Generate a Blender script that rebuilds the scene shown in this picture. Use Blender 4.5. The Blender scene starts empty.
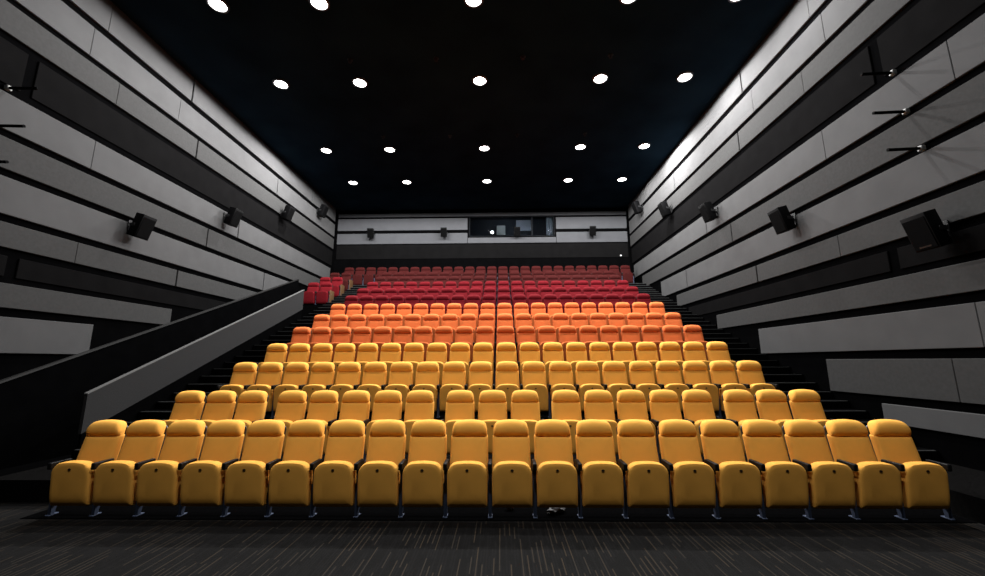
import bpy, bmesh, math, random
from mathutils import Vector, Matrix
random.seed(7)
S = bpy.context.scene
COL = S.collection

# ------------------------------------------------------------------ helpers
def link(name, bm, mat, parent=None, smooth=True, loc=None):
    me = bpy.data.meshes.new(name)
    bmesh.ops.recalc_face_normals(bm, faces=bm.faces)
    bm.to_mesh(me); bm.free()
    me.materials.append(mat)
    if smooth:
        for p in me.polygons:
            p.use_smooth = True
        me.set_sharp_from_angle(angle=math.radians(38))
    o = bpy.data.objects.new(name, me)
    COL.objects.link(o)
    if parent is not None:
        o.parent = parent
    if loc is not None:
        o.location = loc
    return o

def empty(name, loc, rz=0.0):
    o = bpy.data.objects.new(name, None)
    o.empty_display_size = 0.1
    o.location = loc
    o.rotation_euler = (0, 0, rz)
    COL.objects.link(o)
    return o

def tag(o, label, cat, group=None):
    o['label'] = label
    o['category'] = cat
    if group:
        o['group'] = group
    return o

def struct(o):
    o['kind'] = 'structure'
    return o

def box(bm, x0, x1, y0, y1, z0, z1, bev=0.0, seg=2, mtx=None):
    b = bmesh.new()
    bmesh.ops.create_cube(b, size=1.0)
    for v in b.verts:
        v.co = Vector(((x0 + x1) / 2 + v.co.x * (x1 - x0), (y0 + y1) / 2 + v.co.y * (y1 - y0), (z0 + z1) / 2 + v.co.z * (z1 - z0)))
    if bev > 0:
        bmesh.ops.bevel(b, geom=list(b.edges), offset=bev, segments=seg, profile=0.5, affect='EDGES')
    if mtx is not None:
        b.transform(mtx)
    me = bpy.data.meshes.new('t'); b.to_mesh(me); b.free()
    bm.from_mesh(me); bpy.data.meshes.remove(me)
    return bm

def cyl(bm, p, q, r, n=20, r2=None):
    p, q = Vector(p), Vector(q)
    d = q - p
    m = Matrix.Translation((p + q) / 2) @ d.to_track_quat('Z', 'Y').to_matrix().to_4x4()
    bmesh.ops.create_cone(bm, cap_ends=True, segments=n, radius1=r, radius2=r if r2 is None else r2, depth=d.length, matrix=m)
    return bm

def prism(bm, pts, axis, a, b):
    """polygon pts extruded along an axis from a to b"""
    def P(u, v, w):
        return {'X': (w, u, v), 'Y': (u, w, v), 'Z': (u, v, w)}[axis]
    A = [bm.verts.new(P(u, v, a)) for u, v in pts]
    B = [bm.verts.new(P(u, v, b)) for u, v in pts]
    n = len(pts)
    bm.faces.new(A); bm.faces.new(list(reversed(B)))
    for i in range(n):
        bm.faces.new((A[i], B[i], B[(i + 1) % n], A[(i + 1) % n]))
    return bm

# ------------------------------------------------------------------ materials
def new_mat(name):
    m = bpy.data.materials.new(name)
    m.use_nodes = True
    nt = m.node_tree
    return m, nt, nt.nodes['Principled BSDF']

def plain(name, col, rough=0.6, metal=0.0, spec=0.5, noise=0.0, nscale=20.0, bump=0.0, bscale=200.0, sheen=0.0):
    m, nt, b = new_mat(name)
    b.inputs['Base Color'].default_value = (*col, 1)
    b.inputs['Roughness'].default_value = rough
    b.inputs['Metallic'].default_value = metal
    b.inputs['Specular IOR Level'].default_value = spec
    if sheen:
        b.inputs['Sheen Weight'].default_value = sheen
        b.inputs['Sheen Roughness'].default_value = 0.4
        b.inputs['Sheen Tint'].default_value = (*[min(1, c * 1.6 + .05) for c in col], 1)
    tc = nt.nodes.new('ShaderNodeTexCoord')
    if noise:
        n = nt.nodes.new('ShaderNodeTexNoise')
        n.inputs['Scale'].default_value = nscale
        n.inputs['Detail'].default_value = 4
        nt.links.new(tc.outputs['Object'], n.inputs['Vector'])
        r = nt.nodes.new('ShaderNodeValToRGB')
        r.color_ramp.elements[0].position = 0.3
        r.color_ramp.elements[1].position = 0.7
        r.color_ramp.elements[0].color = (*[c * (1 - noise) for c in col], 1)
        r.color_ramp.elements[1].color = (*[c * (1 + noise) for c in col], 1)
        nt.links.new(n.outputs['Fac'], r.inputs['Fac'])
        nt.links.new(r.outputs['Color'], b.inputs['Base Color'])
    if bump:
        n2 = nt.nodes.new('ShaderNodeTexNoise')
        n2.inputs['Scale'].default_value = bscale
        nt.links.new(tc.outputs['Object'], n2.inputs['Vector'])
        bp = nt.nodes.new('ShaderNodeBump')
        bp.inputs['Strength'].default_value = bump
        bp.inputs['Distance'].default_value = 0.004
        nt.links.new(n2.outputs['Fac'], bp.inputs['Height'])
        nt.links.new(bp.outputs['Normal'], b.inputs['Normal'])
    return m

def emit(name, col, strength):
    m, nt, b = new_mat(name)
    b.inputs['Base Color'].default_value = (0.8, 0.8, 0.8, 1)
    b.inputs['Emission Color'].default_value = (*col, 1)
    b.inputs['Emission Strength'].default_value = strength
    return m

FAB = {
    'gold':    plain('gold_fabric', (0.86, 0.42, 0.075), 0.9, spec=.12, noise=.04, nscale=6, bump=.2, bscale=350, sheen=.08),
    'orange':  plain('orange_fabric', (0.62, 0.15, 0.042), 0.9, spec=.12, noise=.04, nscale=6, bump=.2, bscale=350, sheen=.08),
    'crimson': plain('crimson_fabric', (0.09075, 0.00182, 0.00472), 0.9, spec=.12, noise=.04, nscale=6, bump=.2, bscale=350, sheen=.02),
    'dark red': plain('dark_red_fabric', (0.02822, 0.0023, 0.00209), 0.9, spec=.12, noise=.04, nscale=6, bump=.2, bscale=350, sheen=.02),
}
M_ARM = plain('black_plastic', (0.005, 0.005, 0.0055), 0.5, spec=.12)
M_SHELL = plain('dark_shell', (0.007, 0.006, 0.0055), 0.55)
M_LEG = plain('blue_grey_steel', (0.050, 0.066, 0.110), 0.6, metal=.1, spec=.2)
M_BADGE = plain('dark_badge', (0.02, 0.012, 0.008), 0.4)
M_OCHRE = plain('ochre_panel', (0.0525, 0.0231, 0.0042), 0.6, noise=.1)
M_BLACKWALL = plain('black_wall', (0.0013, 0.0013, 0.00144), 0.9, spec=0.0, noise=.15, nscale=3)
M_CEIL = plain('black_ceiling', (0.010, 0.022, 0.036), 0.95, spec=0.0, noise=.25, nscale=.8)
M_LIGHTP = plain('light_grey_felt', (0.05616, 0.05616, 0.0576), 0.95, spec=0.0, noise=.06, nscale=2.2, bump=.3, bscale=160)
M_MIDP = plain('mid_grey_felt', (0.036, 0.036, 0.03636), 0.95, spec=0.0, noise=.07, nscale=18, bump=.4, bscale=120)
M_DARKP = plain('charcoal_felt', (0.00419, 0.0041, 0.00427), 0.95, spec=0.0, noise=.1, nscale=3)
M_REAR = plain('rear_grey_felt', (0.05616, 0.0576, 0.06264), 0.95, spec=0.0, noise=.05, nscale=2, bump=.3, bscale=160)
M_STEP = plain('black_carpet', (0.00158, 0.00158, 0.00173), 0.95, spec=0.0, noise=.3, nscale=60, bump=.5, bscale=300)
M_AISLE = plain('dark_grey_carpet', (0.0039, 0.00375, 0.00375), 0.95, spec=0.0, noise=.3, nscale=40, bump=.5, bscale=300)
M_NOSE = plain('grey_nosing', (0.014, 0.0145, 0.015), 0.5)
M_PARA = plain('parapet_grey_carpet', (0.02808, 0.02808, 0.0288), 0.95, spec=0.0, noise=.16, nscale=45, bump=.4, bscale=200)
M_CAP = plain('parapet_cap', (0.08, 0.08, 0.08), 0.6)
M_DARKCAP = plain('dark_rail_cap', (0.0024, 0.0024, 0.0024), 0.6)
M_SPK = plain('speaker_black', (0.00144, 0.00144, 0.00173), 0.6, spec=.06)
M_GRILLE = plain('speaker_grille', (0.00125, 0.00125, 0.0014), 0.85, spec=.03, bump=.6, bscale=500)
M_BRK = plain('bracket_steel', (0.00864, 0.00893, 0.00979), 0.45, metal=.5)
M_WHITE = plain('white_metal', (0.18, 0.18, 0.18), 0.5)
M_PAPER = plain('white_paper', (0.099, 0.10125, 0.108), 0.8)
M_RIM = plain('downlight_rim', (0.05, 0.05, 0.055), 0.4)
M_LAMP = emit('lamp_white', (1.0, 0.98, 0.95), 14.0)
M_LENS = emit('lens_glow', (0.95, 0.97, 1.0), 9.0)
M_SENSOR = emit('sensor_glow', (0.9, 0.95, 1.0), 0.5)
M_FRAME = plain('booth_frame', (0.0025, 0.003, 0.0042), 0.6, spec=.05)
M_BOOTH = plain('booth_wall', (0.02, 0.024, 0.034), 0.85)
M_BOARD = plain('pale_board', (0.42, 0.47, 0.55), 0.7)
M_PROJ = plain('projector_grey', (0.20, 0.22, 0.22), 0.55)

def glass():
    m, nt, b = new_mat('window_glass')
    b.inputs['Base Color'].default_value = (0.85, 0.9, 0.95, 1)
    b.inputs['Roughness'].default_value = 0.02
    b.inputs['Transmission Weight'].default_value = 1.0
    b.inputs['IOR'].default_value = 1.12
    return m
M_GLASS = glass()

def carpet():
    m, nt, b = new_mat('striped_carpet')
    N, L = nt.nodes.new, nt.links.new
    tc = N('ShaderNodeTexCoord')
    sp = N('ShaderNodeSeparateXYZ'); L(tc.outputs['Object'], sp.inputs[0])
    def math_(op, a, c=None):
        n = N('ShaderNodeMath'); n.operation = op
        for i, v in enumerate((a, c)):
            if v is None: continue
            if isinstance(v, (int, float)): n.inputs[i].default_value = v
            else: L(v, n.inputs[i])
        return n.outputs[0]
    def layer(w, length, thresh, seed, lw0, lw1):
        u = math_('DIVIDE', sp.outputs['X'], w)
        fu = math_('FLOOR', u); ru = math_('SUBTRACT', u, fu)
        wn = N('ShaderNodeTexWhiteNoise'); wn.noise_dimensions = '2D'
        cb = N('ShaderNodeCombineXYZ'); L(fu, cb.inputs[0]); cb.inputs[1].default_value = seed
        L(cb.outputs[0], wn.inputs['Vector'])
        off = math_('MULTIPLY', wn.outputs['Value'], 9.0)
        v = math_('ADD', math_('DIVIDE', sp.outputs['Y'], length), off)
        fv = math_('FLOOR', v)
        wn2 = N('ShaderNodeTexWhiteNoise'); wn2.noise_dimensions = '3D'
        cb2 = N('ShaderNodeCombineXYZ'); L(fu, cb2.inputs[0]); L(fv, cb2.inputs[1]); cb2.inputs[2].default_value = seed
        L(cb2.outputs[0], wn2.inputs['Vector'])
        on = math_('GREATER_THAN', wn2.outputs['Value'], thresh)
        a = math_('GREATER_THAN', ru, lw0); c = math_('LESS_THAN', ru, lw1)
        return math_('MULTIPLY', math_('MULTIPLY', on, a), c), wn2.outputs['Color']
    m1, c1 = layer(0.055, 0.32, 0.58, 3.0, 0.40, 0.62)
    m2, c2 = layer(0.028, 0.25, 0.55, 11.0, 0.20, 0.75)
    nz = N('ShaderNodeTexNoise'); nz.inputs['Scale'].default_value = 220
    L(tc.outputs['Object'], nz.inputs['Vector'])
    base = N('ShaderNodeValToRGB'); L(nz.outputs['Fac'], base.inputs['Fac'])
    base.color_ramp.elements[0].position = .3; base.color_ramp.elements[1].position = .7
    base.color_ramp.elements[0].color = (0.0012, 0.00115, 0.0012, 1); base.color_ramp.elements[1].color = (0.0024, 0.0023, 0.00235, 1)
    x2 = N('ShaderNodeMixRGB'); L(m2, x2.inputs['Fac']); L(base.outputs['Color'], x2.inputs['Color1']); x2.inputs['Color2'].default_value = (0.0036, 0.00345, 0.0036, 1)
    tan = N('ShaderNodeMixRGB'); sp2 = N('ShaderNodeSeparateColor'); L(c1, sp2.inputs[0]); L(sp2.outputs[0], tan.inputs['Fac'])
    tan.inputs['Color1'].default_value = (0.032, 0.0205, 0.0105, 1); tan.inputs['Color2'].default_value = (0.016, 0.0135, 0.011, 1)
    x1 = N('ShaderNodeMixRGB'); L(m1, x1.inputs['Fac']); L(x2.outputs['Color'], x1.inputs['Color1']); L(tan.outputs['Color'], x1.inputs['Color2'])
    L(x1.outputs['Color'], b.inputs['Base Color'])
    b.inputs['Roughness'].default_value = 0.95
    b.inputs['Specular IOR Level'].default_value = 0.1
    bp = N('ShaderNodeBump'); bp.inputs['Strength'].default_value = .5; bp.inputs['Distance'].default_value = .004
    L(nz.outputs['Fac'], bp.inputs['Height']); L(bp.outputs['Normal'], b.inputs['Normal'])
    return m
M_CARPET = carpet()

# ------------------------------------------------------------------ layout numbers (metres, floor of the front row = 0)
XL, XR = -9.04, 6.96
CEIL = 10.22
YB = 21.3
ROW_Y = [5.66, 7.20, 8.67, 9.84, 11.00, 12.18, 13.35, 14.52, 15.70, 16.83, 17.92, 18.92, 19.92]
ROW_Z = [0.006, 0.29, 0.78, 1.23, 1.73, 2.21, 2.70, 3.18, 3.66, 4.14, 4.60, 5.03, 5.52]
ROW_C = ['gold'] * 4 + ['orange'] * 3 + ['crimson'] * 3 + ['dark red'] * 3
CX, PITCH = -0.15, 0.56

# ------------------------------------------------------------------ setting
bm = bmesh.new(); box(bm, XL - .3, XR + .3, -3, YB + .3, -.12, 0)
struct(link('floor', bm, M_CARPET, smooth=False))
bm = bmesh.new(); box(bm, XL - .3, XR + .3, -3, YB + .3, CEIL, CEIL + .15)
struct(link('ceiling', bm, M_CEIL, smooth=False))
bm = bmesh.new(); box(bm, XL - .3, XL - .06, -3, YB + .3, 0, CEIL)
struct(link('wall_left', bm, M_BLACKWALL, smooth=False))
bm = bmesh.new(); box(bm, XR + .06, XR + .3, -3, YB + .3, 0, CEIL)
struct(link('wall_right', bm, M_BLACKWALL, smooth=False))
WX0, WX1, WZ0, WZ1 = -1.72, 3.0, 8.62, 9.78
bm = bmesh.new()
box(bm, XL - .06, WX0, YB, YB + .2, 0, CEIL)
box(bm, WX1, XR + .06, YB, YB + .2, 0, CEIL)
box(bm, WX0, WX1, YB, YB + .2, 0, WZ0)
box(bm, WX0, WX1, YB, YB + .2, WZ1, CEIL)
struct(link('wall_back', bm, M_BLACKWALL, smooth=False))

def riser(i):
    return ROW_Y[i] - 0.92
bm = bmesh.new(); box(bm, -5.95, 5.6, 5.27, riser(1), 0.0, .006)  # near-black sheet added for the shade under the front-row seats
struct(link('floor_seat_shade', bm, M_STEP, smooth=False))
bm = bmesh.new(); box(bm, XL - .06, -7.26, 3.0, 15.85, 0.0, .008)
struct(link('floor_corridor', bm, M_STEP, smooth=False))
LE = -7.2          # left edge of the stepped floor (parapet line)
for i in range(1, 13):
    bm = bmesh.new()
    y0 = riser(i); y1 = riser(i + 1) if i < 12 else YB
    x0 = LE if i < 9 else XL - .06
    box(bm, x0, XR + .06, y0, y1, 0.0, ROW_Z[i])
    if i == 1:                      # the first tier comes further forward in the two side aisles
        box(bm, LE, -5.86, 5.85, y0, 0, ROW_Z[1])
        prism(bm, [(5.62, 4.2), (XR + .06, 4.2), (XR + .06, y0), (5.62, y0)], 'Z', 0, ROW_Z[1])
    struct(link('floor_tier', bm, M_AISLE if i == 1 else M_STEP, smooth=False))
tn = 1
for (xa, xb) in ((LE + .005, -5.86), (5.56, XR + .055)):
    for i in range(2, 13):
        y = riser(i); dz = (ROW_Z[i] - ROW_Z[i - 1]) / 3
        st = min(.39, (y - riser(i - 1)) / 3)
        bm = bmesh.new()
        edges = [(y, ROW_Z[i])]
        for q in (1, 2):
            box(bm, xa, xb, y - (3 - q) * st, y - (2 - q) * st, ROW_Z[i - 1], ROW_Z[i - 1] + q * dz)
            edges.append((y - (3 - q) * st, ROW_Z[i - 1] + q * dz))
        struct(link('floor_step', bm, M_STEP, smooth=False))
        for yy, zz in edges:
            bm = bmesh.new(); box(bm, xa + .04, xb - .04, yy - .004, yy + .04, zz - .015, zz + .004)
            struct(link('trim_%d' % tn, bm, M_NOSE, smooth=False)); tn += 1

# ------------------------------------------------------------------ acoustic panels on the side walls
ORD = ['', 'first', 'second', 'third', 'fourth', 'fifth', 'sixth', 'seventh', 'eighth', 'ninth', 'tenth',
       'eleventh', 'twelfth', 'thirteenth', 'fourteenth']
C = 1.9
STRIPS = [  # top, bottom (above camera), material, far end right, far end left, joints [(y, wide?)], words
    (8.32, 7.54, M_LIGHTP, 20.9, 20.9, [(7.93, 0), (10.49, 1), (18.17, 1)], 'pale grey'),
    (7.37, 6.68, M_LIGHTP, 20.9, 20.9, [(7.65, 0), (10.12, 0), (15.2, 1)], 'light grey'),
    (6.55, 5.98, M_MIDP, 20.9, 20.9, [(8.39, 0), (10.92, 1)], 'mid grey'),
    (5.85, 5.05, M_DARKP, 20.9, 20.9, [(6.75, 2)], 'charcoal'),
    (4.88, 4.205, M_LIGHTP, 20.6, 20.7, [(5.62, 0), (8.1, 0), (13.15, 1)], 'light grey'),
    (4.065, 3.49, M_MIDP, 19.5, 19.6, [(11.77, 1)], 'mid grey'),
    (3.35, 2.67, M_LIGHTP, 17.3, 17.3, [(14.9, 1)], 'light grey'),
    (2.527, 2.073, M_MIDP, 15.87, 15.4, [(8.13, 0), (10.83, 1)], 'mid grey'),
    (1.93, 1.55, M_DARKP, 15.0, 13.5, [(7.1, 2)], 'charcoal'),
    (1.427, 0.984, M_MIDP, 13.09, 10.82, [(5.2, 0)], 'mid grey'),
    (0.82, 0.165, M_LIGHTP, 11.06, 8.76, [(6.0, 0)], 'light grey'),
    (0.01, -0.648, M_MIDP, 8.91, 0, [(6.46, 0)], 'mid grey'),
    (-0.79, -1.13, M_LIGHTP, 7.78, 0, [], 'light grey'),
]
NSTRIP = len(STRIPS)
for side in ('right', 'left'):
    for k, (zt, zb, mat, er, el, joints, word) in enumerate(STRIPS):
        end = er if side == 'right' else el
        if end == 0:
            continue
        edges = [3.0]
        js = sorted(j for j in joints if j[0] < end)
        segs = []
        a = 3.0
        for (y, w) in js:
            g = (0.0025, 0.025, 0.09)[w]
            segs.append((a, y - g)); a = y + g
        segs.append((a, end))
        n = len(segs)
        for q, (y0, y1) in enumerate(segs):
            bm = bmesh.new()
            t = 0.06 if mat is not M_DARKP else 0.03
            if side == 'right':
                box(bm, XR + .058 - t, XR + .058, y0, y1, zb + C, zt + C - (.02 if k == 0 else 0), .008, 1)
            else:
                box(bm, XL - .058, XL - .058 + t, y0, y1, zb + C, zt + C - (.02 if k == 0 else 0), .008, 1)
            o = link('mounted_acoustic_panel', bm, mat, smooth=False)
            place = 'whole length' if n == 1 else (ORD[n - q] + ' section from the back' if q > 0 else 'section nearest the screen end')
            if n > 1 and q == n - 1:
                place = 'rearmost section'
            tag(o, '%s %s wall panel, %s strip from the ceiling, %s' % (word, side + '-hand', ORD[k + 1], place), 'wall panel',
                '%s acoustic strips on the %s wall' % (word, side))
# back wall strips
def rear(name_label, x0, x1, z0, z1, mat, t=.06):
    bm = bmesh.new(); box(bm, x0, x1, YB - t - .002, YB - .002, z0, z1, .008, 1)
    tag(link('mounted_acoustic_panel', bm, mat, smooth=False), name_label, 'wall panel', 'acoustic strips on the back wall')
rear('narrow grey strip along the top of the back wall', XL + .02, XR - .02, 9.80, 10.0, M_REAR)
rear('grey upper back wall panel left of the booth window', XL + .02, WX0 - .08, 9.02, 9.70, M_REAR)
rear('grey upper back wall panel right of the booth window', WX1 + .08, XR - .02, 9.02, 9.70, M_REAR)
rear('grey lower back wall panel left of the booth window', XL + .02, WX0 - .08, 8.25, 8.84, M_REAR)
rear('grey low panel directly under the booth window', WX0 - .06, WX1 + .06, 8.25, 8.56, M_REAR)
rear('grey lower back wall panel right of the booth window', WX1 + .08, XR - .02, 8.25, 8.84, M_REAR)
rear('charcoal band across the back wall below the grey panels', XL + .02, XR - .02, 7.40, 8.20, M_DARKP, .03)

# ------------------------------------------------------------------ projection booth
bm = bmesh.new()
box(bm, WX0 - .4, WX0 - .3, YB + .2, 23, 7.6, CEIL); box(bm, WX1 + .3, WX1 + .4, YB + .2, 23, 7.6, CEIL)
box(bm, WX0 - .4, WX1 + .4, 23, 23.1, 7.6, CEIL); box(bm, WX0 - .4, WX1 + .4, YB + .2, 23.1, 7.5, 7.6)
box(bm, WX0 - .4, WX1 + .4, YB + .2, 23.1, CEIL, CEIL + .1)
struct(link('wall_booth', bm, M_BOOTH, smooth=False))
bm = bmesh.new()
for a in ((WX0, WX0 + .06, WZ0, WZ1), (WX1 - .06, WX1, WZ0, WZ1), (WX0, WX1, WZ0, WZ0 + .05), (WX0, WX1, WZ1 - .05, WZ1), (1.72, 1.80, WZ0, WZ1)):
    box(bm, a[0], a[1], YB - .04, YB + .1, a[2], a[3], .008, 1)
w = struct(link('window_1', bm, M_FRAME, smooth=False))
bm = bmesh.new(); box(bm, WX0 + .05, WX1 - .05, YB + .02, YB + .03, WZ0 + .04, WZ1 - .04)
link('pane', bm, M_GLASS, w, smooth=False)
bm = bmesh.new(); box(bm, .96, 1.84, 22.94, 22.99, 9.5, 10.15, .01, 1)
tag(link('notice_board', bm, M_BOARD, smooth=False), 'pale rectangular board on the wall inside the projection booth', 'board')
t = empty('curtain', (2.8, 22.0, 7.6)); tag(t, 'pale curtain folds at the right end of the booth window', 'curtain')
bm = bmesh.new()
n = 40; V = []
for i in range(n + 1):
    u = i / n; x = -.17 + .36 * u; y = .04 * math.sin(u * 6 * math.pi)
    V.append([bm.verts.new((x, y + d, z)) for d in (0, .012) for z in (0, 2.45)])
for a, b_ in zip(V, V[1:]):
    bm.faces.new((a[0], b_[0], b_[1], a[1])); bm.faces.new((a[2], a[3], b_[3], b_[2]))
    bm.faces.new((a[1], b_[1], b_[3], a[3])); bm.faces.new((a[0], a[2], b_[2], b_[0]))
link('cloth', bm, M_BOARD, t)
bm = bmesh.new(); cyl(bm, (-.22, .005, 2.47), (.24, .005, 2.47), .015, 12); link('rod', bm, M_FRAME, t)
t = empty('projector', (-.1, 22.3, 7.602)); tag(t, 'grey projector with a bright lens behind the booth window', 'projector')
bm = bmesh.new(); box(bm, -.1, .4, -.1, .55, 1.42, 1.98, .03, 2); link('body', bm, M_PROJ, t)
bm = bmesh.new(); cyl(bm, (-.35, .2, 1.5), (-.35, -.3, 1.5), .08, 28); link('lens_barrel', bm, M_ARM, t)
bm = bmesh.new(); cyl(bm, (-.35, -.3, 1.5), (-.35, -.315, 1.5), .075, 28); link('lens', bm, M_LENS, t)
bm = bmesh.new(); box(bm, -.5, .45, -.08, .5, 1.24, 1.42, .02, 1); box(bm, -.2, .3, .05, .5, 0, 1.25, .02, 1); link('pedestal', bm, M_FRAME, t)

bl = bpy.data.lights.new('booth_fill', 'POINT'); bl.energy = 10; bl.shadow_soft_size = .15; bl.color = (.85, .93, 1.0)  # unseen fill light, added behind the window header to brighten the booth
bo = bpy.data.objects.new('booth_fill', bl); COL.objects.link(bo); bo.location = (.4, 21.64, 10.1)

# ------------------------------------------------------------------ left parapet and guard rail
pa = empty('stair_parapet', (LE, 7.08, .29)); tag(pa, 'sloping grey parapet wall beside the left stairs', 'parapet')
def para(name, pts, x0, x1, mat):
    bm = bmesh.new(); prism(bm, [(y - 7.08, z - .29) for y, z in pts], 'X', x0 - LE, x1 - LE)
    return link(name, bm, mat, pa, smooth=False)
para('panel', [(7.08, .69), (14.4, 3.77), (14.4, 4.47), (7.08, 1.35)], LE - .055, LE, M_PARA)
para('cap', [(7.07, 1.35), (14.41, 4.47), (14.41, 4.49), (7.07, 1.37)], LE - .06, LE + .008, M_CAP)
para('plinth', [(7.10, 0.29), (14.38, 0.29), (14.38, 3.77), (7.10, .69)], LE - .05, LE - .008, M_BLACKWALL)
gr = empty('guard_rail', (XL, 5.0, 0)); tag(gr, 'long black sloping dado with a dark cap along the left wall', 'guard rail')
def rz(y):
    return (y - 7.26) * .388 - .31 + C
bm = bmesh.new(); prism(bm, [(4.6, 0), (15.85, 0), (15.85, 4.17), (16.98, 4.17), (16.98, 4.63), (17.4, 4.63), (17.4, rz(17.4) - .04), (4.6, rz(4.6) - .04)], 'X', .006, .06); bm.transform(Matrix.Translation((0, -5.0, 0)))
link('dado', bm, M_BLACKWALL, gr, smooth=False)
bm = bmesh.new(); prism(bm, [(4.6, rz(4.6) - .04), (17.4, rz(17.4) - .04), (17.4, rz(17.4)), (4.6, rz(4.6))], 'X', .004, .085); bm.transform(Matrix.Translation((0, -5.0, 0)))
link('cap', bm, M_DARKCAP, gr, smooth=False)

# ------------------------------------------------------------------ seats
def arch_outline(w, z0, z1, rt, rb, crown=0.0, bulge=0.0, n=7):
    """closed outline in the x-z plane: rounded corners, domed top, slightly bulging sides"""
    h = w / 2
    pts = []
    def arc(cx, cz, r, a0, a1):
        for i in range(n + 1):
            a = math.radians(a0 + (a1 - a0) * i / n)
            pts.append((cx + r * math.cos(a), cz + r * math.sin(a)))
    arc(h - rb, z0 + rb, rb, -90, 0)
    for i in range(1, 5):
        pts.append((h, z0 + rb + (z1 - rt - z0 - rb) * i / 5))
    arc(h - rt, z1 - rt, rt, 0, 90)
    for i in range(1, 8):
        pts.append((h - rt - (w - 2 * rt) * i / 8, z1))
    arc(-h + rt, z1 - rt, rt, 90, 180)
    for i in range(1, 5):
        pts.append((-h, z1 - rt - (z1 - rt - z0 - rb) * i / 5))
    arc(-h + rb, z0 + rb, rb, 180, 270)
    for i in range(1, 8):
        pts.append((-h + rb + (w - 2 * rb) * i / 8, z0))
    out = []
    for x, z in pts:
        t = (z - z0) / (z1 - z0)
        z2 = z + crown * (1 - (x / h) ** 2) * max(0, t) ** 2
        x2 = x * (1 + bulge * math.sin(math.pi * min(1, max(0, t))))
        out.append((x2, z2))
    return out

def pillow(bm, outline, rings, shift=None):
    """rings: (y, inset) from front to back; closed with inner caps"""
    xs = [p[0] for p in outline]; zs = [p[1] for p in outline]
    cz = (min(zs) + max(zs)) / 2; hx = max(xs); hz = (max(zs) - min(zs)) / 2
    R = []
    for y, ins in rings:
        sx = max(.02, (hx - ins) / hx); sz = max(.02, (hz - ins) / hz)
        ring = []
        for x, z in outline:
            p = Vector((x * sx, y, cz + (z - cz) * sz))
            if shift: p = shift(p)
            ring.append(bm.verts.new(p))
        R.append(ring)
    n = len(outline)
    for a, b in zip(R, R[1:]):
        for i in range(n):
            bm.faces.new((a[i], a[(i + 1) % n], b[(i + 1) % n], b[i]))
    bm.faces.new(R[0]); bm.faces.new(list(reversed(R[-1])))
    return bm

REC = 0.25
def recl(p):
    return Vector((p.x * (1.0 - .07 * max(0, p.z - .4)), p.y + (p.z - 1.1) * REC, p.z))

def backrest_bm():
    bm = bmesh.new()
    ol = arch_outline(.505, .34, .925, .03, .05)
    pillow(bm, ol, [(-.012, .13), (-.010, .075), (-.004, .03), (.010, .008), (.03, 0), (.08, 0), (.095, .02)], recl)
    return bm
def headrest_bm():
    """pillow that swells forward above the middle and runs back flush into the backrest at its lower edge"""
    bm = bmesh.new()
    Z0, Z1, W, RT = .915, 1.088, .485, .062
    NU, NV = 24, 16
    def prof(t):            # (y, z) of the section, from the lower front edge over the top to the back
        pts = [(-.010, 0), (-.024, .10), (-.040, .24), (-.051, .40), (-.055, .56), (-.051, .70), (-.040, .83), (-.022, .925), (.004, .985),
               (.035, 1.0), (.066, .97), (.088, .90), (.095, .75), (.095, .40), (.095, 0)]
        k = t * (len(pts) - 1); i = min(int(k), len(pts) - 2); f = k - i
        return [pts[i][j] * (1 - f) + pts[i + 1][j] * f for j in (0, 1)]
    rows = []
    for i in range(NU + 1):
        u = -1 + 2 * i / NU
        u = math.copysign(abs(u) ** .8, u)
        e = max(0, (abs(u) - .70) / .30)                      # towards the side edges the section shrinks
        drop = .085 * (1 - math.sqrt(max(0, 1 - e * e)))      # rounded upper corners
        thin = 1 - .55 * (1 - math.sqrt(max(0, 1 - e ** 2.2)))
        top = Z1 - .006 + .030 * (1 - u * u) - drop
        ring = []
        for j in range(NV * 2 + 1):
            y, h = prof(j / (NV * 2))
            yy = .035 + (y - .035) * thin
            ring.append(bm.verts.new(recl(Vector((u * W / 2, yy, Z0 + h * (top - Z0))))))
        rows.append(ring)
    m = NV * 2
    for a_, b_ in zip(rows, rows[1:]):
        for j in range(m):
            bm.faces.new((a_[j], a_[j + 1], b_[j + 1], b_[j]))
        bm.faces.new((a_[m], a_[0], b_[0], b_[m]))
    bm.faces.new(rows[0]); bm.faces.new(list(reversed(rows[-1])))
    return bm
def shell_bm():
    bm = bmesh.new()
    ol = arch_outline(.485, .30, 1.03, .06, .05)
    pillow(bm, ol, [(.096, .0), (.115, .0), (.125, .02)], recl)
    return bm
PT, PB = .635, .125        # tip-up pan: straight outline top and bottom
def pan_bm():
    bm = bmesh.new()
    ol = arch_outline(.49, PB, PT - .006, .105, .022, crown=.032, bulge=.012)
    def sh(p):
        t = (p.z - PB) / (PT - PB)
        f = -.045 * t                       # leans: the top stands nearer to the aisle in front
        f += .022 * max(0, .28 - t) ** 2 / .0784 if p.y < -.28 else 0
        y = p.y
        if y > -.30:
            y = -.30 + (y + .30) * (.55 + .45 * t)
        return Vector((p.x, y + f, p.z))
    pillow(bm, ol, [(-.372, .12), (-.372, .05), (-.370, .024), (-.363, .009), (-.350, .002), (-.32, 0), (-.26, 0), (-.235, .012), (-.222, .04)], sh)
    return bm
def badge_bm():
    bm = bmesh.new(); cyl(bm, (0, -.411, .575), (0, -.4165, .575), .013, 16); box(bm, -.018, .018, -.416, -.409, .569, .581)
    return bm
def arm_bm(s):
    x = s * PITCH / 2
    bm = bmesh.new()
    box(bm, x - .0265, x + .0265, -.405, -.135, .565, .648, .014, 3)
    box(bm, x - .024, x + .024, -.31, -.15, .50, .59, .006, 1)
    return bm
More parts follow.
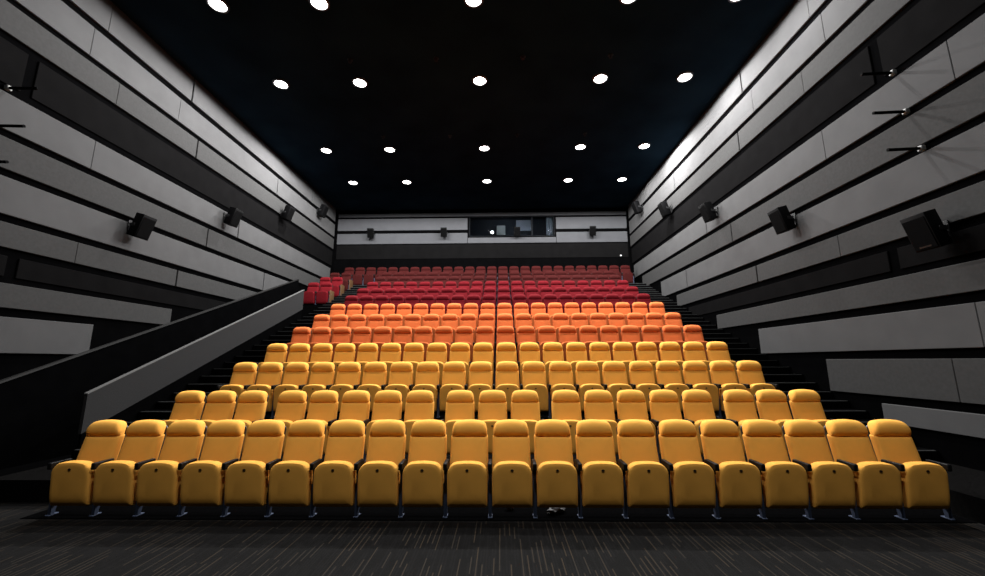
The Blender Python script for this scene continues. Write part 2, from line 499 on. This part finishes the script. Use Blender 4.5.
def leg_bm(s):
    x = s * PITCH / 2
    bm = bmesh.new()
    prism(bm, [(-.30, .012), (-.255, .012), (-.20, .28), (-.12, .40), (-.12, .505), (-.30, .505)], 'X', x - .02, x + .02)
    box(bm, x - .026, x + .026, -.325, -.20, 0, .012, .003, 1)
    return bm
def beam_bm(x0, x1):
    bm = bmesh.new(); box(bm, x0, x1, -.16, -.10, .30, .36, .008, 1)
    return bm

PROTO = {}
def proto(colour, kind):
    """template meshes shared by every copy of one colour"""
    key = (colour, kind)
    if key in PROTO: return PROTO[key]
    f = {'backrest': backrest_bm, 'headrest': headrest_bm, 'back_shell': shell_bm, 'seat_pan': pan_bm, 'screw_cap': badge_bm,
         'arm_l': lambda: arm_bm(-1), 'arm_r': lambda: arm_bm(1), 'leg_l': lambda: leg_bm(-1), 'leg_r': lambda: leg_bm(1),
         'hinge_bar': lambda: beam_bm(-.252, .252)}[kind]
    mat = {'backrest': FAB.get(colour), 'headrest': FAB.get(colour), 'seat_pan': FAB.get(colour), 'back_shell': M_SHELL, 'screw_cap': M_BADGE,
           'arm_l': M_ARM, 'arm_r': M_ARM, 'leg_l': M_LEG, 'leg_r': M_LEG, 'hinge_bar': M_SHELL}[kind]
    name = {'arm_l': 'armrest', 'arm_r': 'armrest', 'leg_l': 'leg', 'leg_r': 'leg'}.get(kind, kind)
    o = link(name, f(), mat)
    COL.objects.unlink(o)
    PROTO[key] = o
    return o
def part(colour, kind, parent):
    shared = kind in ('back_shell', 'screw_cap', 'arm_l', 'arm_r', 'leg_l', 'leg_r', 'hinge_bar')
    p = proto('all' if shared else colour, kind)
    c = p.copy(); c.parent = parent; COL.objects.link(c)
    return c
def seat(x, y, z, colour, label, group, right_arm=True, left_arm=False, end_panel=False):
    r = empty('cinema_seat', (x, y, z))
    tag(r, label, 'cinema seat', group)
    part(colour, 'backrest', r); part(colour, 'headrest', r); part(colour, 'back_shell', r); part(colour, 'hinge_bar', r)
    p = part(colour, 'seat_pan', r)
    part(colour, 'screw_cap', p)
    if left_arm:
        part(colour, 'arm_l', r); part(colour, 'leg_l', r)
    if right_arm:
        part(colour, 'arm_r', r); part(colour, 'leg_r', r)
    if end_panel:
        bm = bmesh.new(); box(bm, .305, .335, -.38, .05, .0, .70, .02, 2)
        e = link('end_panel', bm, M_OCHRE, r); e['label'] = 'ochre end panel facing the aisle'
    return r

ROWNAME = ['front row', 'second row', 'third row', 'fourth row', 'fifth row', 'sixth row', 'seventh row', 'eighth row', 'ninth row',
           'tenth row', 'third row from the back', 'second row from the back', 'back row']
CW = {'gold': 'golden yellow', 'orange': 'orange', 'crimson': 'crimson', 'dark red': 'dark red'}
def where(j, n):
    if j == 0: return 'leftmost'
    if j == n - 1: return 'rightmost'
    return (ORD[j + 1] + ' from the left') if j < n / 2 else (ORD[n - j] + ' from the right')
for i in range(13):
    if i == 1:
        xs = []; x = CX - 5.32
        for g in (3, 5, 3, 5, 3):
            xs += [(x + q * PITCH, q == 0, True) for q in range(g)]
            x += g * PITCH + .14
    elif i == 12:
        xs = [(CX - .28 - PITCH * (13 - j), j == 0, True) for j in range(26)]
    else:
        pt = .5535 if i == 0 else PITCH
        xs = [(CX + pt * (j - 9.5), j == 0, True) for j in range(20)]
    n = len(xs)
    for j, (x, la, ra) in enumerate(xs):
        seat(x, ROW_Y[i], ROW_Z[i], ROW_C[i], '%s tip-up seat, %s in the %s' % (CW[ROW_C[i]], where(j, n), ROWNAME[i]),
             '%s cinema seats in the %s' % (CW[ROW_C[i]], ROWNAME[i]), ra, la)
for i, nm, cw in ((9, 'front row', 'crimson'), (10, 'middle row', 'dark red'), (11, 'rear row', 'dark red')):
    for j, x in enumerate((-8.02, -7.46)):
        seat(x, ROW_Y[i], ROW_Z[i], ROW_C[i] if i != 10 else 'crimson', '%s seat in the %s of the small left side block, %s' % (cw, nm, ('by the wall', 'by the aisle')[j]),
             'seats of the small side block by the left wall', True, j == 0, j == 1)

# ------------------------------------------------------------------ ceiling downlights
LX = [-6.92, -4.37, -0.60, 3.19, 5.69]
LY = [17.66, 14.70, 10.79, 8.02, 2.0]
LX2 = [-6.62, -4.21, -0.58, 3.03, 5.53]
SIDE = [1.0, 1.0, 1.0, 1.05, 1.45]      # the right-hand column stands closest to its wall and burns brighter
BSIZE = 104
LROW = ['the row nearest the back wall', 'the second row from the back wall', 'the third row from the back wall', 'the fourth row from the back wall',
        'the row nearest the screen']
BEAM = [0, 30, 0, 45, 470]
SPILL = [170, 1100, 600, 240, 60]
COLW = [.15, .75, 1.4, 1.15, .15]      # the front lamps over the middle of the hall are the brighter ones
for r, y in enumerate(LY):
    for c in range(5):
        x = (LX if r < 2 else LX2)[c]
        e = empty('ceiling_downlight', (x, y, CEIL))
        tag(e, 'glowing round downlight, %s in %s' % (('leftmost', 'second from the left', 'middle one', 'second from the right', 'rightmost')[c], LROW[r]),
            'ceiling light', 'round downlights in the black ceiling')
        bm = bmesh.new()
        n = 36
        ri, ro = .185, .235
        A = []
        for k in range(n):
            a = 2 * math.pi * k / n; ca, sa = math.cos(a), math.sin(a)
            A.append([bm.verts.new((ca * q, sa * q, z)) for q, z in ((ri, 0), (ri, -.05), (ro, -.035), (ro, 0))])
        for k in range(n):
            p, q = A[k], A[(k + 1) % n]
            for s_ in range(4):
                bm.faces.new((p[s_], p[(s_ + 1) % 4], q[(s_ + 1) % 4], q[s_]))
        link('rim', bm, M_RIM, e)
        bm = bmesh.new(); cyl(bm, (0, 0, -.005), (0, 0, -.03), .184, 36)
        link('diffuser', bm, M_LAMP, e)
        for nm, pw, size, blend in (('beam_lamp', BEAM[r], BSIZE, .75), ('spill_lamp', SPILL[r], 178, .12)):
            if pw <= 0: continue
            li = bpy.data.lights.new(nm, 'SPOT')
            li.energy = pw * (COLW[c] if r == 4 else SIDE[c]); li.spot_size = math.radians(size); li.spot_blend = blend; li.shadow_soft_size = .05
            li.color = (1.0, .985, .965)
            lo = bpy.data.objects.new(nm, li); COL.objects.link(lo)
            lo.parent = e; lo.location = (0, 0, -.09)

for r, (y, xs) in enumerate(((9.88, (-4.17, -1.75, .67, 3.09)), (13.8, (-4.38, -1.85, .66, 3.19)))):
    for c, x in enumerate(xs):
        e = empty('ceiling_sprinkler', (x, y, CEIL))
        tag(e, 'tiny ceiling sprinkler, %s of the four in the %s line' % (('leftmost', 'second from left', 'second from right', 'rightmost')[c], ('near', 'far')[r]), 'sprinkler', 'sprinkler heads in the ceiling')
        bm = bmesh.new(); cyl(bm, (0, 0, 0), (0, 0, -.02), .075, 20, .06); link('plate', bm, M_BRK, e)
        bm = bmesh.new(); cyl(bm, (0, 0, -.02), (0, 0, -.08), .018, 12); cyl(bm, (0, 0, -.08), (0, 0, -.088), .045, 16); link('nozzle', bm, M_BRK, e)

# ------------------------------------------------------------------ surround speakers
def speaker(x, y, z, yaw, label, group, badge=False, w=.38, h=.58, d=.27):
    """y- local is the front; the wall is behind (+y local)"""
    e = empty('surround_speaker', (x, y, z), yaw)
    tag(e, label, 'speaker', group)
    tilt = Matrix.Translation((0, -.28, 0)) @ Matrix.Rotation(math.radians(17), 4, 'X')
    bm = bmesh.new()
    prism(bm, [(-w / 2, -d / 2), (w / 2, -d / 2), (w / 2 * .72, d / 2), (-w / 2 * .72, d / 2)], 'Z', -h / 2, h / 2)
    bmesh.ops.bevel(bm, geom=list(bm.edges), offset=.014, segments=2, profile=.5, affect='EDGES')
    bm.transform(tilt)
    link('cabinet', bm, M_SPK, e)
    bm = bmesh.new(); box(bm, -w / 2 + .02, w / 2 - .02, -d / 2 - .012, -d / 2 + .004, -h / 2 + .02, h / 2 - .06, .006, 1, tilt)
    g = link('grille', bm, M_GRILLE, e)
    if badge:
        bm = bmesh.new(); box(bm, -.09, .09, -d / 2 - .015, -d / 2 - .011, -h / 2 + .05, -h / 2 + .075, 0, 1, tilt)
        link('badge', bm, M_BRK, g)
    bm = bmesh.new()
    box(bm, -.07, .07, -.025, 0, -.15, .15, .005, 1)
    box(bm, -.02, .02, -.19, -.02, -.03, .03, .004, 1)
    for s in (-1, 1):
        box(bm, s * .16 - .012, s * .16 + .012, -.27, -.14, -.035, .035, .003, 1)
    box(bm, -.17, .17, -.155, -.135, -.03, .03, .003, 1)
    link('wall_mount', bm, M_BRK, e)
    return e
SPK = [(6.37, 2.02), (9.42, 3.30), (12.6, 4.71), (15.83, 6.07), (18.93, 7.36)]
near = ['nearest the screen', 'second from the screen end', 'third from the screen end', 'fourth from the screen end', 'nearest the back wall']
for q, (y, z) in enumerate(SPK):
    speaker(XR - .006, y - .2, z + C - .04, math.radians(-90), 'black surround speaker on the right wall, %s' % near[q], 'surround speakers on the right wall', q == 0)
    if q > 0:
        speaker(XL + .006, y - .2, z + C - .04, math.radians(90), 'black surround speaker on the left wall, %s' % near[q].replace('second', 'first').replace('third', 'second').replace('fourth', 'third'), 'surround speakers on the left wall')
for q, x in enumerate((-7.05, -3.05, .92, 4.98)):
    speaker(x, YB - .067, 6.93 + C - .04, 0, 'black surround speaker on the back wall, %s of four' % ('leftmost', 'second from the left', 'third, before the booth window', 'rightmost')[q], 'surround speakers on the back wall', w=.34, h=.52)

# ------------------------------------------------------------------ wall rods, sensor, litter
for side, sx, X in (('right', -1, XR), ('left', 1, XL)):
    for q, z in enumerate((4.98, 4.17, 3.42)):
        y = (6.46, 6.38, 6.26)[q]
        e = empty('wall_rod', (X, y, z + C))
        tag(e, 'thin black rod sticking out of the %s wall, %s of three' % (side, ('top', 'middle', 'bottom')[q]), 'rod', 'black rods on the %s wall' % side)
        bm = bmesh.new(); cyl(bm, (0, 0, 0), (sx * .56, 0, -.02), .026, 14); link('rod', bm, M_GRILLE, e)
        bm = bmesh.new(); box(bm, -.05, .03, -.04, .04, -.045, .045, .01, 1); link('mounting_plate', bm, M_WHITE, e)
e = empty('wall_sensor', (6.52, YB - .03, 5.58 + C)); tag(e, 'tiny white round sensor low on the right of the back wall', 'sensor')
bm = bmesh.new(); cyl(bm, (0, 0, 0), (0, -.04, 0), .055, 20, .045); link('housing', bm, M_WHITE, e)
bm = bmesh.new(); bmesh.ops.create_uvsphere(bm, u_segments=14, v_segments=8, radius=.033, matrix=Matrix.Translation((0, -.045, 0))); link('lens', bm, M_SENSOR, e)
def crumple(name, loc, sx, sy, sz, label):
    bm = bmesh.new(); bmesh.ops.create_icosphere(bm, subdivisions=3, radius=1)
    rnd = random.Random(hash(label) % 97 if False else len(label))
    for v in bm.verts:
        k = 1 + rnd.uniform(-.12, .10) + .18 * math.sin(7 * v.co.x + 3 * v.co.y) * math.cos(5 * v.co.z)
        v.co = Vector((v.co.x * k * sx, v.co.y * k * sy, max(-.8, v.co.z * k) * sz + .8 * sz))
    o = link(name, bm, M_PAPER, loc=loc)
    o.rotation_euler = (0, 0, .5)
    tag(o, label, 'litter')
crumple('crumpled_paper', (.68, 5.52, .006), .13, .05, .045, 'crumpled white paper under the middle of the front row')
crumple('paper_scrap', (.10, 5.62, .006), .05, .04, .05, 'small pale scrap on the floor behind a front-row leg')

# ------------------------------------------------------------------ world, camera, view
w = bpy.data.worlds.new('world'); S.world = w; w.use_nodes = True
w.node_tree.nodes['Background'].inputs[0].default_value = (0, 0, 0, 1)
cam = bpy.data.cameras.new('camera'); cam.sensor_width = 36; cam.sensor_fit = 'HORIZONTAL'
cam.lens = 402.51 / 985 * 36
cam.clip_start = .05
co = bpy.data.objects.new('camera', cam); COL.objects.link(co)
r_, u_, f_ = Vector((.99977813, .02078971, -.00338667)), Vector((.00703385, -.17796133, .98401234)), Vector((-.01985464, .98381784, .17806808))
u_ = Vector((.00703385, -.17796133, .98401234))
m = Matrix(((r_.x, u_.x, -f_.x, 0), (r_.y, u_.y, -f_.y, 0), (r_.z, u_.z, -f_.z, C), (0, 0, 0, 1)))
co.matrix_world = m
S.camera = co
S.view_settings.view_transform = 'Standard'
S.view_settings.look = 'None'
S.view_settings.gamma = 1
S.view_settings.exposure = 0.5
S.view_settings.use_curve_mapping = False
S.cycles.max_bounces = 6
S.cycles.use_denoising = True
